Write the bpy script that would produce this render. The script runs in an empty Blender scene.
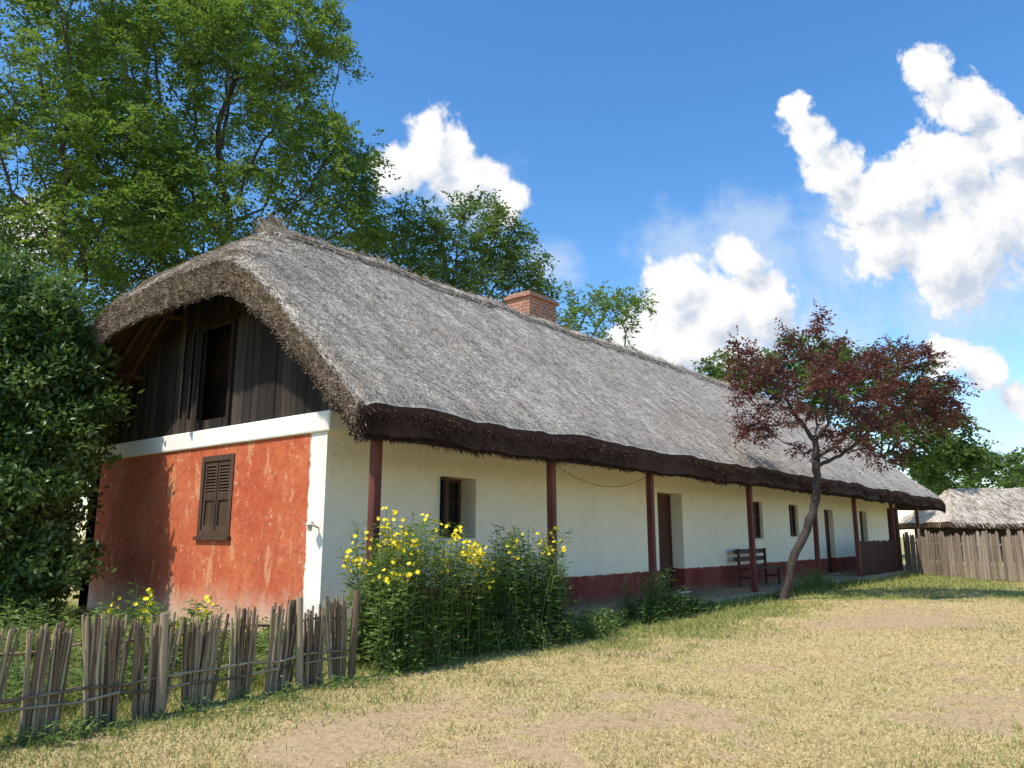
import bpy, math, numpy as np
from mathutils import Vector
rng=np.random.default_rng(7)
sc=bpy.context.scene
F_PX=770.0; PITCH=math.atan(151/770.0); AZ=math.radians(39.07); EYE=1.45
ct,st=math.cos(PITCH),math.sin(PITCH)
FV=np.array([math.cos(AZ),math.sin(AZ)]); RV=np.array([math.sin(AZ),-math.cos(AZ)])

def nrm(a): 
    a=np.asarray(a,float); return a/np.maximum(np.linalg.norm(a,axis=-1,keepdims=True),1e-9)
def hash2(i,j,s):
    h=np.sin(i*127.1+j*311.7+s*74.7)*43758.5453
    return h-np.floor(h)
def vn(x,y,s=0):
    x=np.asarray(x,float);y=np.asarray(y,float)
    i=np.floor(x);j=np.floor(y);f=x-i;g=y-j;f=f*f*(3-2*f);g=g*g*(3-2*g)
    return (hash2(i,j,s)*(1-f)+hash2(i+1,j,s)*f)*(1-g)+(hash2(i,j+1,s)*(1-f)+hash2(i+1,j+1,s)*f)*g
def sstep(a,b,x):
    t=np.clip((x-a)/(b-a),0,1); return t*t*(3-2*t)

# ---------------------------------------------------------------- mesh builder
class MB:
    def __init__(s): s.v=[];s.q=[];s.m=[];s.r=[];s.s=[];s.n=0
    def add(s,v,q,m=0,r=None,smooth=False):
        v=np.asarray(v,float).reshape(-1,3);q=np.asarray(q,int).reshape(-1,4)
        s.v.append(v);s.q.append(q+s.n);s.n+=len(v)
        s.m.append(np.full(len(q),m)); s.s.append(np.full(len(q),smooth))
        if r is None: r=rng.random()
        s.r.append(np.broadcast_to(np.asarray(r,float),(len(q),)).copy())
    def box(s,a,b,m=0,r=None):
        x0,y0,z0=a;x1,y1,z1=b
        v=[(x0,y0,z0),(x1,y0,z0),(x1,y1,z0),(x0,y1,z0),(x0,y0,z1),(x1,y0,z1),(x1,y1,z1),(x0,y1,z1)]
        s.add(v,[(0,3,2,1),(4,5,6,7),(0,1,5,4),(1,2,6,5),(2,3,7,6),(3,0,4,7)],m,r)
    def obox(s,p0,p1,w,d,m=0,r=None,ref=(0,0,1)):
        p0=np.array(p0,float);p1=np.array(p1,float);a=nrm(p1-p0)
        u=nrm(np.cross(a,np.array(ref,float)));t=np.cross(a,u)
        v=[]
        for p in(p0,p1):
            for su,stt in((-1,-1),(1,-1),(1,1),(-1,1)): v.append(p+u*su*w/2+t*stt*d/2)
        s.add(v,[(0,3,2,1),(4,5,6,7),(0,1,5,4),(1,2,6,5),(2,3,7,6),(3,0,4,7)],m,r)
    def tubes(s,P0,P1,R0,R1,n=6,m=0,r=None,D0=None,D1=None,caps=False):
        P0=np.asarray(P0,float).reshape(-1,3);P1=np.asarray(P1,float).reshape(-1,3);k=len(P0)
        R0=np.broadcast_to(np.asarray(R0,float),(k,));R1=np.broadcast_to(np.asarray(R1,float),(k,))
        def ring(P,D,R):
            ref=np.array([[.31,.95,.05]])+0*D
            u=nrm(np.cross(D,ref));t=np.cross(D,u)
            a=np.arange(n)/n*2*math.pi
            return P[:,None]+R[:,None,None]*(np.cos(a)[None,:,None]*u[:,None]+np.sin(a)[None,:,None]*t[:,None])
        D=nrm(P1-P0)
        A=ring(P0,D if D0 is None else D0,R0);B=ring(P1,D if D1 is None else D1,R1)
        v=np.concatenate([A,B],1).reshape(-1,3)
        i=np.arange(n);j=(i+1)%n
        q=np.stack([i,j,j+n,i+n],1)
        if r is None: r=rng.random(k)
        r=np.broadcast_to(np.asarray(r,float),(k,))
        Q=(q[None]+(np.arange(k)*2*n)[:,None,None]).reshape(-1,4)
        s.add(v,Q,m,np.repeat(r,n),True)
        if caps:
            c=np.array([(0,a,a+1,a+2) for a in range(1,n-1,2)])
            vv=B.reshape(-1,3); cc=(c[None]+(np.arange(k)*n)[:,None,None]).reshape(-1,4)
            s.add(vv,cc,m,np.repeat(r,len(c)))
    def leaves(s,C,D,N,L,W,m=0,r=None,mid=.45,fold=0.12):
        C=np.asarray(C,float);D=nrm(D);S=nrm(np.cross(D,N));k=len(C)
        N2=np.cross(S,D)
        L=np.broadcast_to(L,(k,))[:,None];W=np.broadcast_to(W,(k,))[:,None]
        v=np.stack([C,C+D*L*mid+S*W/2+N2*W*fold,C+D*L,C+D*L*mid-S*W/2+N2*W*fold],1).reshape(-1,3)
        q=np.arange(4*k).reshape(-1,4)
        s.add(v,q,m,rng.random(k) if r is None else r)
    def straws(s,C,D,N,L,W,m=0,r=None,tip=.6):
        C=np.asarray(C,float);D=nrm(D);S=nrm(np.cross(D,N));k=len(C)
        L=np.broadcast_to(L,(k,))[:,None];W=np.broadcast_to(W,(k,))[:,None]
        v=np.stack([C-S*W/2,C+S*W/2,C+D*L+S*W/2*tip,C+D*L-S*W/2*tip],1).reshape(-1,3)
        s.add(v,np.arange(4*k).reshape(-1,4),m,rng.random(k) if r is None else r)
    def grid(s,G,m=0,r=.5,smooth=True,flip=False):
        a,b=G.shape[:2];i=np.arange(a*b).reshape(a,b)
        q=np.stack([i[:-1,:-1],i[1:,:-1],i[1:,1:],i[:-1,1:]],-1).reshape(-1,4)
        if flip:q=q[:,::-1]
        s.add(G.reshape(-1,3),q,m,r,smooth)
    def build(s,name,mats,parent=None):
        v=np.concatenate(s.v);q=np.concatenate(s.q)
        me=bpy.data.meshes.new(name);me.vertices.add(len(v));me.vertices.foreach_set("co",v.astype(np.float32).ravel())
        me.loops.add(q.size);me.loops.foreach_set("vertex_index",q.astype(np.int32).ravel())
        me.polygons.add(len(q));me.polygons.foreach_set("loop_start",(np.arange(len(q))*4).astype(np.int32))
        try: me.polygons.foreach_set("loop_total",np.full(len(q),4,np.int32))
        except Exception: pass
        me.polygons.foreach_set("material_index",np.concatenate(s.m).astype(np.int32))
        me.polygons.foreach_set("use_smooth",np.concatenate(s.s).astype(bool))
        a=me.attributes.new("rnd",'FLOAT','FACE');a.data.foreach_set("value",np.concatenate(s.r).astype(np.float32))
        for m in mats: me.materials.append(m)
        me.update(calc_edges=True); me.validate()
        o=bpy.data.objects.new(name,me);sc.collection.objects.link(o)
        if parent: o.parent=parent
        return o
def empty(name):
    e=bpy.data.objects.new(name,None);sc.collection.objects.link(e);return e

# ---------------------------------------------------------------- materials
class NT:
    def __init__(s,nt): s.t=nt;s.n=nt.nodes;s.l=nt.links
    def node(s,typ,**kw):
        n=s.n.new(typ)
        for k,v in kw.items():
            if k=='ins':
                for a,b in v.items():
                    if hasattr(b,'is_output') : s.l.new(b,n.inputs[a])
                    else: n.inputs[a].default_value=b
            else: setattr(n,k,v)
        return n
    def math(s,op,a,b=None,c=None,clamp=False):
        n=s.node('ShaderNodeMath',operation=op,use_clamp=clamp)
        for i,x in enumerate((a,b,c)):
            if x is None: continue
            if hasattr(x,'is_output'): s.l.new(x,n.inputs[i])
            else: n.inputs[i].default_value=x
        return n.outputs[0]
    def noise(s,vec,scale,detail=4,rough=.55,dist=0,dim='3D'):
        n=s.node('ShaderNodeTexNoise',noise_dimensions=dim,ins={'Scale':scale,'Detail':detail,'Roughness':rough,'Distortion':dist})
        if vec is not None: s.l.new(vec,n.inputs['Vector'])
        return n.outputs['Fac']
    def ramp(s,fac,stops,interp='LINEAR'):
        n=s.node('ShaderNodeValToRGB');cr=n.color_ramp;cr.interpolation=interp
        while len(cr.elements)<len(stops): cr.elements.new(.5)
        for e,(p,c) in zip(cr.elements,stops): e.position=p;e.color=(*c,1)
        s.l.new(fac,n.inputs[0]);return n.outputs[0]
    def mix(s,f,a,b,blend='MIX'):
        n=s.node('ShaderNodeMix',data_type='RGBA',blend_type=blend)
        for i,x in ((0,f),(6,a),(7,b)):
            if hasattr(x,'is_output'): s.l.new(x,n.inputs[i])
            else: n.inputs[i].default_value=x if i==0 else (*x,1)
        return n.outputs[2]
    def mr(s,x,a,b,c=0,d=1,smooth=True):
        n=s.node('ShaderNodeMapRange',interpolation_type='SMOOTHSTEP' if smooth else 'LINEAR',ins={1:a,2:b,3:c,4:d})
        s.l.new(x,n.inputs[0]);return n.outputs[0]
def newmat(name):
    m=bpy.data.materials.new(name);m.use_nodes=True;t=NT(m.node_tree)
    b=m.node_tree.nodes['Principled BSDF'];out=m.node_tree.nodes['Material Output']
    return m,t,b,out
def coords(t,scale=(1,1,1)):
    g=t.node('ShaderNodeNewGeometry')
    mp=t.node('ShaderNodeMapping',ins={'Scale':scale});t.l.new(g.outputs['Position'],mp.inputs[0])
    return mp.outputs[0],g
def rndattr(t): return t.node('ShaderNodeAttribute',attribute_name='rnd').outputs['Fac']
def bump(t,b,h,strength,dist=.02):
    n=t.node('ShaderNodeBump',ins={'Strength':strength,'Distance':dist});t.l.new(h,n.inputs['Height']);t.l.new(n.outputs[0],b.inputs['Normal'])

def mat_basic(name,stops,scale=6,stretch=(1,1,1),rough=.85,rmix=.5,bs=.4,bd=.01,bscale=40,detail=4):
    m,t,b,o=newmat(name);c,_=coords(t,stretch)
    n=t.noise(c,scale,detail,.6);n2=t.mr(n,.3,.7,0,1,False)
    f=t.math('ADD',t.math('MULTIPLY',n2,1-rmix),t.math('MULTIPLY',rndattr(t),rmix))
    t.l.new(t.ramp(f,stops),b.inputs['Base Color']);b.inputs['Roughness'].default_value=rough
    b.inputs['Specular IOR Level'].default_value=.25
    if bs>0: bump(t,b,t.noise(c,bscale,3,.65),bs,bd)
    return m
def mat_leaf(name,stops,trans=(.2,.35,.03),tf=.35,rough=.5,clump=.5,spec=.35):
    m,t,b,o=newmat(name);c,_=coords(t)
    n=t.mr(t.noise(c,clump,1,.6),.35,.65)
    f=t.math('ADD',t.math('MULTIPLY',n,.45),t.math('MULTIPLY',rndattr(t),.55))
    col=t.ramp(f,stops);t.l.new(col,b.inputs['Base Color']);b.inputs['Roughness'].default_value=rough
    b.inputs['Specular IOR Level'].default_value=spec
    tr=t.node('ShaderNodeBsdfTranslucent');t.l.new(t.mix(.5,col,trans),tr.inputs['Color'])
    mx=t.node('ShaderNodeMixShader',ins={0:tf});t.l.new(b.outputs[0],mx.inputs[1]);t.l.new(tr.outputs[0],mx.inputs[2])
    t.l.new(mx.outputs[0],o.inputs[0]);return m

M_bark=mat_basic('bark',[(0,(.04,.032,.026)),(1,(.14,.115,.09))],5,(1,1,.25),.9,.2,.9,.03,25)
M_plumbark=mat_basic('plum_bark',[(0,(.025,.02,.018)),(1,(.085,.066,.056))],8,(1,1,.4),.85,.2,.7,.02,30)
M_locust=mat_leaf('locust_leaves',[(0,(.05,.095,.018)),(.5,(.11,.19,.03)),(1,(.22,.31,.06))],(.3,.44,.05),.42)
M_tree=mat_leaf('tree_leaves',[(0,(.04,.075,.02)),(.5,(.085,.15,.032)),(1,(.17,.24,.055))],(.24,.35,.05),.37)
M_bushl=mat_leaf('bush_leaves',[(0,(.04,.08,.02)),(.5,(.09,.16,.035)),(1,(.22,.29,.09))],(.22,.36,.05),.34,.38,.9,.5)
M_plum=mat_leaf('plum_leaves',[(0,(.045,.016,.018)),(.5,(.115,.042,.038)),(.85,(.18,.085,.06)),(1,(.22,.15,.08))],(.3,.10,.06),.33,.5,1.2)
M_weed=mat_leaf('weed_leaves',[(0,(.065,.115,.022)),(.5,(.14,.22,.05)),(1,(.28,.35,.1))],(.3,.42,.06),.38,.55,1.5)
M_dark=mat_leaf('shrub_leaves',[(0,(.04,.08,.022)),(.5,(.08,.145,.04)),(1,(.16,.23,.08))],(.2,.33,.04),.35,.5,1.5)
M_stem=mat_basic('green_stem',[(0,(.06,.1,.03)),(1,(.14,.17,.06))],8,rmix=.5,bs=0)
M_yel=mat_basic('yellow_petals',[(0,(.8,.55,.01)),(1,(.95,.78,.04))],8,rmix=.7,bs=0)
M_postred=mat_basic('red_painted_post',[(0,(.07,.022,.016)),(.5,(.14,.04,.028)),(1,(.22,.085,.06))],5,(1,1,.15),.65,.2,.5,.008,30)
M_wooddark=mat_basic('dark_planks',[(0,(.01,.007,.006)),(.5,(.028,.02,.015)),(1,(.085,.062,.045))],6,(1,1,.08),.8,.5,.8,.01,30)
M_woodbr=mat_basic('brown_wood',[(0,(.05,.022,.014)),(1,(.13,.065,.04))],8,(1,1,.1),.65,.3,.5,.005,30)
M_woodgrey=mat_basic('weathered_wood',[(0,(.1,.08,.06)),(.5,(.27,.21,.155)),(1,(.45,.365,.28))],6,(1,1,.1),.85,.55,.7,.01,30)
M_stick=mat_basic('fence_stalks',[(0,(.06,.04,.025)),(.4,(.19,.13,.08)),(.8,(.38,.29,.18)),(1,(.52,.42,.27))],10,(1,1,.1),.85,.65,.4,.006,50)
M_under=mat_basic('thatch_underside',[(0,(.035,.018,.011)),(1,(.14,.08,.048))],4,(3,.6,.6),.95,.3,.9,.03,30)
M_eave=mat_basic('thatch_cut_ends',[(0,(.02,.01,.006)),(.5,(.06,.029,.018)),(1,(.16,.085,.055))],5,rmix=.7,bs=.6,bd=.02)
M_rope=mat_basic('wire',[(0,(.05,.05,.05)),(1,(.1,.1,.1))],bs=0)
M_metal=mat_basic('lamp_enamel',[(0,(.5,.42,.3)),(1,(.7,.66,.6))],rough=.4)
M_verge=mat_basic('thatch_verge',[(0,(.08,.05,.033)),(.5,(.27,.205,.145)),(1,(.55,.46,.35))],5,rmix=.75,bs=.5,bd=.02)
def mat_glass():
    m,t,b,o=newmat('window_glass');b.inputs['Base Color'].default_value=(.012,.014,.016,1);b.inputs['Roughness'].default_value=.15
    b.inputs['Specular IOR Level'].default_value=.4;return m
M_glass=mat_glass()
def mat_thatch():
    m,t,b,o=newmat('weathered_thatch');c,_=coords(t,(1,.35,.35));c1,_=coords(t)
    fine=t.mr(t.noise(c,22,3,.7),.32,.68,0,1,False);big=t.mr(t.noise(c1,.8,4,.65),.42,.68)
    mid=t.mr(t.noise(c,6,3,.7),.35,.65,-.10,.12,False)
    f=t.math('ADD',t.math('MULTIPLY',fine,.3),t.math('MULTIPLY',rndattr(t),.7));f=t.math('ADD',f,mid)
    col=t.ramp(f,[(0,(.11,.082,.06)),(.28,(.38,.32,.26)),(.6,(.68,.605,.51)),(1,(.92,.85,.75))])
    col=t.mix(t.math('MULTIPLY',big,.35),col,(.40,.325,.25))
    t.l.new(col,b.inputs['Base Color']);b.inputs['Roughness'].default_value=.9;b.inputs['Specular IOR Level'].default_value=.15
    bump(t,b,t.noise(c,30,3,.75),.9,.05);return m
M_thatch=mat_thatch()
def mat_plaster(kind):
    m,t,b,o=newmat('plaster_'+kind);c,g=coords(t)
    sp=t.node('ShaderNodeSeparateXYZ');t.l.new(g.outputs['Position'],sp.inputs[0]);x,y,z=sp.outputs
    n1=t.noise(c,1.1,4,.6);n2=t.noise(c,7,4,.65);n3=t.noise(c,45,3,.6)
    wa,wb=((.93,.86,.69),(.85,.76,.58)) if kind=='front' else ((.86,.83,.74),(.76,.71,.6))  # front white is warmer: ground bounce in its shade painted into the plaster
    white=t.mix(t.mr(n1,.4,.75,0,.6),wa,wb)
    white=t.mix(t.mr(n2,.56,.8,0,.45),white,(.62,.54,.42))
    cs,_=coords(t,(1,1,.12))
    white=t.mix(t.mr(t.noise(cs,4,4,.6),.58,.78,0,.35),white,(.62,.53,.4))
    if kind=='front':
        red=t.mix(t.mr(n1,.35,.7),(.20,.04,.03),(.30,.085,.055))
        red=t.mix(t.mr(n2,.55,.7,0,.4),red,(.4,.25,.18))
        e=t.math('ADD',z,t.math('MULTIPLY',t.math('SUBTRACT',n2,.5),.08))
        f=t.math('MULTIPLY',t.mr(e,.63,.66,1,0),t.mr(x,7.5,7.55));col=t.mix(f,white,red)
        col=t.mix(t.mr(t.math('ADD',z,t.math('MULTIPLY',n2,.4)),.2,.5,.6,0),col,(.3,.21,.14))
    elif kind=='gable':
        red=t.mix(t.mr(n1,.32,.7),(.47,.10,.042),(.56,.16,.07))
        red=t.mix(t.mr(n2,.48,.7,0,.6),red,(.34,.07,.035))
        c2,_=coords(t,(1,1,.35))
        red=t.mix(t.mr(t.noise(c2,3.2,5,.72),.55,.64,0,.7),red,(.64,.32,.16))
        red=t.mix(t.mr(t.noise(c,9,5,.75),.60,.66,0,.75),red,(.68,.46,.31))
        red=t.mix(t.mr(t.noise(cs,5,4,.65),.56,.75,0,.5),red,(.26,.06,.04))
        ey=t.math('ADD',y,t.math('MULTIPLY',t.math('SUBTRACT',n2,.5),.10))
        f=t.mr(ey,9.26,9.29,0,1);col=t.mix(f,white,red)
        wash=t.mr(t.math('ADD',z,t.math('MULTIPLY',t.noise(c,2.5,4,.65),.9)),.45,1.25,.9,0)
        col=t.mix(wash,col,(.56,.42,.3))
    else: col=white
    t.l.new(col,b.inputs['Base Color']);b.inputs['Roughness'].default_value=.92;b.inputs['Specular IOR Level'].default_value=.15
    h=t.math('ADD',t.math('MULTIPLY',n2,1.0),t.math('MULTIPLY',n3,.25))
    h=t.math('ADD',h,t.math('MULTIPLY',n1,1.5))
    bump(t,b,h,.6,.035);return m
M_pf=mat_plaster('front');M_pg=mat_plaster('gable');M_pw=mat_plaster('white')
def mat_brick():
    m,t,b,o=newmat('chimney_brick');c,g=coords(t)
    sp=t.node('ShaderNodeSeparateXYZ');t.l.new(g.outputs['Position'],sp.inputs[0])
    cb=t.node('ShaderNodeCombineXYZ');t.l.new(t.math('ADD',sp.outputs[0],sp.outputs[1]),cb.inputs[0]);t.l.new(sp.outputs[2],cb.inputs[1])
    br=t.node('ShaderNodeTexBrick',ins={'Color1':(.42,.15,.08,1),'Color2':(.27,.09,.05,1),'Mortar':(.42,.35,.28,1),'Scale':1,'Mortar Size':.011,'Brick Width':.26,'Row Height':.095})
    t.l.new(cb.outputs[0],br.inputs[0])
    col=t.mix(t.mr(t.noise(c,6,5),.4,.75,0,.6),br.outputs[0],(.16,.085,.06))
    t.l.new(col,b.inputs['Base Color']);b.inputs['Roughness'].default_value=.9
    bump(t,b,t.math('SUBTRACT',t.noise(c,30,5),br.outputs['Fac']),.6,.015);return m
M_brick=mat_brick()

# ---------------------------------------------------------------- house
house=empty('thatched_house')
EY0,EY1,RY=7.12,17.05,12.1
XN,XF=5.9,40.4
def x0(Y): return XN+1.0*sstep(15.2,16.9,Y)-.22*np.exp(-((Y-14.3)/1.0)**2)+.05*(vn(Y*2.1,Y*0,3)-.5)
def ztop(X,Y):
    main=7.40-.86*(np.sqrt((Y-RY)**2+.12))
    hn=5.72+(X-XN)*.80; hf=3.1+(XF-X)*1.45
    k=.25
    a=-k*np.log(np.exp(-main/k)+np.exp(-hn/k)+np.exp(-hf/k))
    a=a+.12*(vn(X*.35,Y*.5,1)-.5)+.07*(vn(X*1.3,Y*1.1,2)-.5)+.05*(vn(X*4,Y*2,5)-.5)
    return a
TH=.45
nx,ny=240,86
U=np.linspace(0,1,nx);V=np.linspace(0,1,ny)
Yg=EY0+(EY1-EY0)*V[None,:]+0*U[:,None]
Xg=x0(Yg)+(XF-x0(Yg))*(U[:,None]**1.15)
Z=ztop(Xg,Yg)
def rnd_edge(X,Y):
    ve=np.minimum(X-x0(Y),XF-X);return .06*np.clip(1-(Y-EY0)/.2,0,1)**2+.12*np.clip(1-ve/.28,0,1)**2
Zt=Z-rnd_edge(Xg,Yg)
Zb=Z-TH-.06*sstep(0,2,Yg-EY0)-.12*np.clip(1-(Xg-x0(Yg))/.5,0,1)*sstep(8.5,10,Yg)
top=np.stack([Xg,Yg,Zt],-1);bot=np.stack([Xg,Yg,Zb],-1)
mb=MB();mb.grid(top,0,.34)
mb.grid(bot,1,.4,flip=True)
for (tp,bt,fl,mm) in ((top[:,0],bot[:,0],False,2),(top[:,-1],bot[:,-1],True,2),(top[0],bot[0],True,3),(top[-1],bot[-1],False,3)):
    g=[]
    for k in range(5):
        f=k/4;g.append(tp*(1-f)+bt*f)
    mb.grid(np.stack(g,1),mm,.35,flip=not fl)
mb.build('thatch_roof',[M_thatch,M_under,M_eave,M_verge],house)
def camdist(X,Y,Zz): return np.sqrt(X**2+Y**2+(Zz-EYE)**2)
N=900000
X=XN-.2+(XF-XN+.2)*rng.random(N)**1.3;Y=EY0+.06+(RY+.4-EY0)*rng.random(N)
Nh=42000;X=np.concatenate([X,XN-.3+2.9*rng.random(Nh)]);Y=np.concatenate([Y,9.2+6.3*rng.random(Nh)])
ok=X>x0(Y);X=X[ok];Y=Y[ok]
d=camdist(X,Y,5);p=np.clip((11/d)**1.9,0,1)*.36
p[Y>RY+.5]=.8
ok=rng.random(len(X))<p;X=X[ok];Y=Y[ok];d=d[ok]
e=.03;z=ztop(X,Y);gx=(ztop(X+e,Y)-z)/e;gy=(ztop(X,Y+e)-z)/e
Nn=nrm(np.stack([-gx,-gy,np.ones_like(gx)],1));Dn=np.stack([-gx,-gy,-(gx**2+gy**2)],1)
Dn=nrm(Dn)+rng.normal(0,.5,(len(X),3));Dn=Dn-Nn*(Dn*Nn).sum(1,keepdims=True);Dn=nrm(Dn)+Nn*rng.uniform(.0,.27,(len(X),1))
C=np.stack([X,Y,z-rnd_edge(X,Y)],1)
C+=Nn*rng.uniform(-.015,.015,(len(X),1))
sc_w=np.clip(d/13,.8,2.6)
mb=MB();rr=np.clip(rng.beta(1.1,1.1,len(X))*.95+.35*(vn(X*3,Y*2.5,9)-.5)+.03,0,1)
LL=rng.uniform(.04,.14,len(X))*np.sqrt(sc_w);LL=np.minimum(LL,.05+(Y-EY0)*1.1)
mb.straws(C,Dn,Nn,LL,rng.uniform(.006,.016,len(X))*sc_w,0,rr)
mb.build('thatch_straw',[M_thatch],house);print('straws',len(X))
# edge fringes
mb=MB()
n=50000;X=XN+(XF-XN)*rng.random(n)**1.7;f=rng.random(n)**.8
z=ztop(X,X*0+EY0)-.10-f*(TH-.09)
C=np.stack([X,EY0+.01+.04*rng.random(n)+.05*f,z],1)
D=np.array([[0,-.60,-.8]])+rng.normal(0,.3,(n,3))
mb.straws(C,D,rng.normal(0,1,(n,3)),rng.uniform(.03,.12,n)*(1+.8*(vn(X*1.5,X*0,6)-.5)),rng.uniform(.008,.018,n)*np.clip(X/12,.8,2),0,rng.random(n)*.85)
n=32000;Y=EY0+(16.8-EY0)*rng.random(n);f=rng.random(n)
xx=x0(Y);z=ztop(xx,Y)-.1-f*(TH+.08*sstep(8.5,10,Y))
C=np.stack([xx+.03+.05*rng.random(n),Y,z],1)
sgn=np.sign(Y-RY)
D=np.stack([-np.ones(n)*.8,sgn*.25,-.45*np.ones(n)],1)+rng.normal(0,.3,(n,3))
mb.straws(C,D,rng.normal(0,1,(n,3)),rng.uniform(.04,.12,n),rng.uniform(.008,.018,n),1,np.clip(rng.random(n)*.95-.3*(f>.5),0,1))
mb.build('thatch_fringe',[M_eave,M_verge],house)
# ridge cap
mb=MB()
Xr=np.linspace(7.7,37.6,200);s=np.linspace(-.62,.62,11)
XX,SS=np.meshgrid(Xr,s,indexing='ij')
zz=ztop(XX,RY+SS)+.07-.06*(np.abs(SS)/.62)**3+.03*vn(XX*3,SS*3,8)
mb.grid(np.stack([XX,RY+SS,zz],-1),0,.5,flip=False)
n=22000;X=7.5+30*rng.random(n)**1.4;S=rng.uniform(-.7,.3,n);z=ztop(X,RY+S)+.07
mb.straws(np.stack([X,RY+S,z],1),np.array([[0,-.75,-.6]])+rng.normal(0,.35,(n,3)),np.array([[0,-.5,.8]])+0*X[:,None],rng.uniform(.08,.2,n),rng.uniform(.01,.02,n),0)
for so in(-.62,):
    xs=np.arange(7.8,37,.9);P=np.stack([xs,RY+so+0*xs+rng.normal(0,.02,len(xs)),ztop(xs,RY+so+0*xs)+.08],1)
    mb.tubes(P[:-1],P[1:],.018,.018,5,1)
for so in(-.30,-.62):
    xs=np.arange(7.8,37,.35);yy=RY+so+0*xs
    A=np.stack([xs+rng.normal(0,.04,len(xs)),yy-.1,ztop(xs,yy-.1)+.07],1);B=np.stack([xs+rng.normal(0,.08,len(xs)),yy+.1,ztop(xs,yy+.1)+.14],1)
    mb.tubes(A,B,.010,.008,4,1)
n=500;A=np.array([[7.85,RY,7.0]])+rng.normal(0,.08,(n,3))*np.array([[1.,1.6,.6]])
B=A+np.array([[-.16,-.03,.15]])+rng.normal(0,.06,(n,3))
mb.straws(A,B-A,rng.normal(0,1,(n,3)),np.linalg.norm(B-A,axis=1),.02,0)
for dy in(-.12,.1): mb.tubes([[8.1,RY+dy,6.95]],[[7.55,RY+dy*1.5,7.28]],.06,.045,8,1,caps=True)
mb.build('ridge_cap',[M_thatch,M_woodgrey],house)

# walls
WX,WY,WXF,WYB=6.8,8.9,38.8,16.5
def wall(mb,axis,pos,u0,u1,ztopf,opens,depth,m,inward):
    us=sorted({u0,u1,*[o[0] for o in opens],*[o[1] for o in opens]})
    zs=sorted({-.1,ztopf,*[o[2] for o in opens],*[o[3] for o in opens]})
    P=lambda u,z,dd=0:(u,pos+inward*dd,z) if axis=='x' else (pos+inward*dd,u,z)
    for a,b in zip(us[:-1],us[1:]):
        for c,d in zip(zs[:-1],zs[1:]):
            if any(o[0]<=a and b<=o[1] and o[2]<=c and d<=o[3] for o in opens): continue
            mb.add([P(a,c),P(b,c),P(b,d),P(a,d)],[(0,1,2,3)],m,.5)
    for a,b,c,d in opens:
        for (p,q) in (((a,c),(b,c)),((b,c),(b,d)),((b,d),(a,d)),((a,d),(a,c))):
            mb.add([P(*p),P(*q),P(*q,depth),P(*p,depth)],[(0,1,2,3)],m,.5)
front_open=[(9.1,9.98,1.4,2.4),(16.4,17.65,.12,2.45),(22.05,22.85,1.35,2.42),(25.1,25.9,1.4,2.42),(28.6,29.6,.12,2.35),(33,34,.12,2.4)]
mb=MB()
wall(mb,'x',WY,WX,WXF,4.25,front_open,.42,0,1)
mb.box((WX,WYB-.4,-.1),(WXF,WYB,4.0),2)
mb.box((WXF-.4,WY+.43,-.1),(WXF-.001,WYB-.41,4.2),2)
gw=(11.27,12.2,1.45,2.72)
wall(mb,'y',WX,WY,WYB,3.0,[gw],.14,1,1)
mb.build('plaster_walls',[M_pf,M_pg,M_pw],house)
mb=MB();mb.box((WX-.05,WY-.09,2.9),(WX+.3,WYB+.05,3.2),0)
mb.box((WX+.01,WY+.43,2.98),(WXF-.42,WYB-.41,3.05),0)
o=mb.build('white_beam',[M_pw],house);bm=o.modifiers.new('b','BEVEL');bm.width=.025;bm.segments=2
mb=MB()
def casement(mb,a,b,c,d,y):
    w=.06
    mb.box((a,y-.03,c),(a+w,y+.03,d),0);mb.box((b-w,y-.03,c),(b,y+.03,d),0)
    mb.box((a+w,y-.03,c),(b-w,y+.03,c+w),0);mb.box((a+w,y-.03,d-w),(b-w,y+.03,d),0)
    mx=(a+b)/2;mb.box((mx-.035,y-.035,c+w),(mx+.035,y+.035,d-w),0)
    mz=(c+d)/2+.1
    mb.box((a+w,y-.02,mz-.015),(mx-.035,y+.02,mz+.015),0);mb.box((mx+.035,y-.02,mz-.015),(b-w,y+.02,mz+.015),0)
    mb.add([(a,y+.01,c),(b,y+.01,c),(b,y+.01,d),(a,y+.01,d)],[(0,1,2,3)],1)
for k in(0,2,3):
    a,b,c,d=front_open[k];casement(mb,a,b,c,d,WY+(.38 if k==0 else .12))
    mb.box((a-.03,WY-.05,c-.05),(b+.03,WY+.2,c),2)
a,b,c,d=front_open[0]
mb.box((a+.02,WY-.1,c+.02),(a+.06,WY+.2,c+.08),0);mb.box((a+.02,WY-.1,d-.08),(a+.06,WY+.2,d-.02),0)
mb.box((a+.02,WY-.14,c+.02),(a+.06,WY-.1,d-.02),0);mb.box((a+.02,WY+.16,c+.08),(a+.06,WY+.2,d-.08),0)
mb.box((a+.035,WY-.1,c+.08),(a+.045,WY+.16,d-.08),1)
for k in(1,4,5):
    a,b,c,d=front_open[k];y=WY+(.34 if k==1 else .2)
    mb.box((a,y-.03,c),(a+.08,y+.05,d),0);mb.box((b-.08,y-.03,c),(b,y+.05,d),0);mb.box((a+.08,y-.03,d-.08),(b-.08,y+.05,d),0)
    nb=6;ww=(b-a-.16)/nb
    for i in range(nb): mb.box((a+.08+i*ww+.004,y,c),(a+.08+(i+1)*ww-.004,y+.03,d-.08),0)
    mb.box((a+.1,y-.025,c+.5),(b-.1,y-.002,c+.62),0);mb.box((a+.1,y-.025,d-.6),(b-.1,y-.002,d-.48),0)
    mb.box((a-.05,WY-.12,-.02),(b+.05,WY+.3,c-.003),2)
mb.build('front_windows_and_doors',[M_woodbr,M_glass,M_pw],house)
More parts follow.
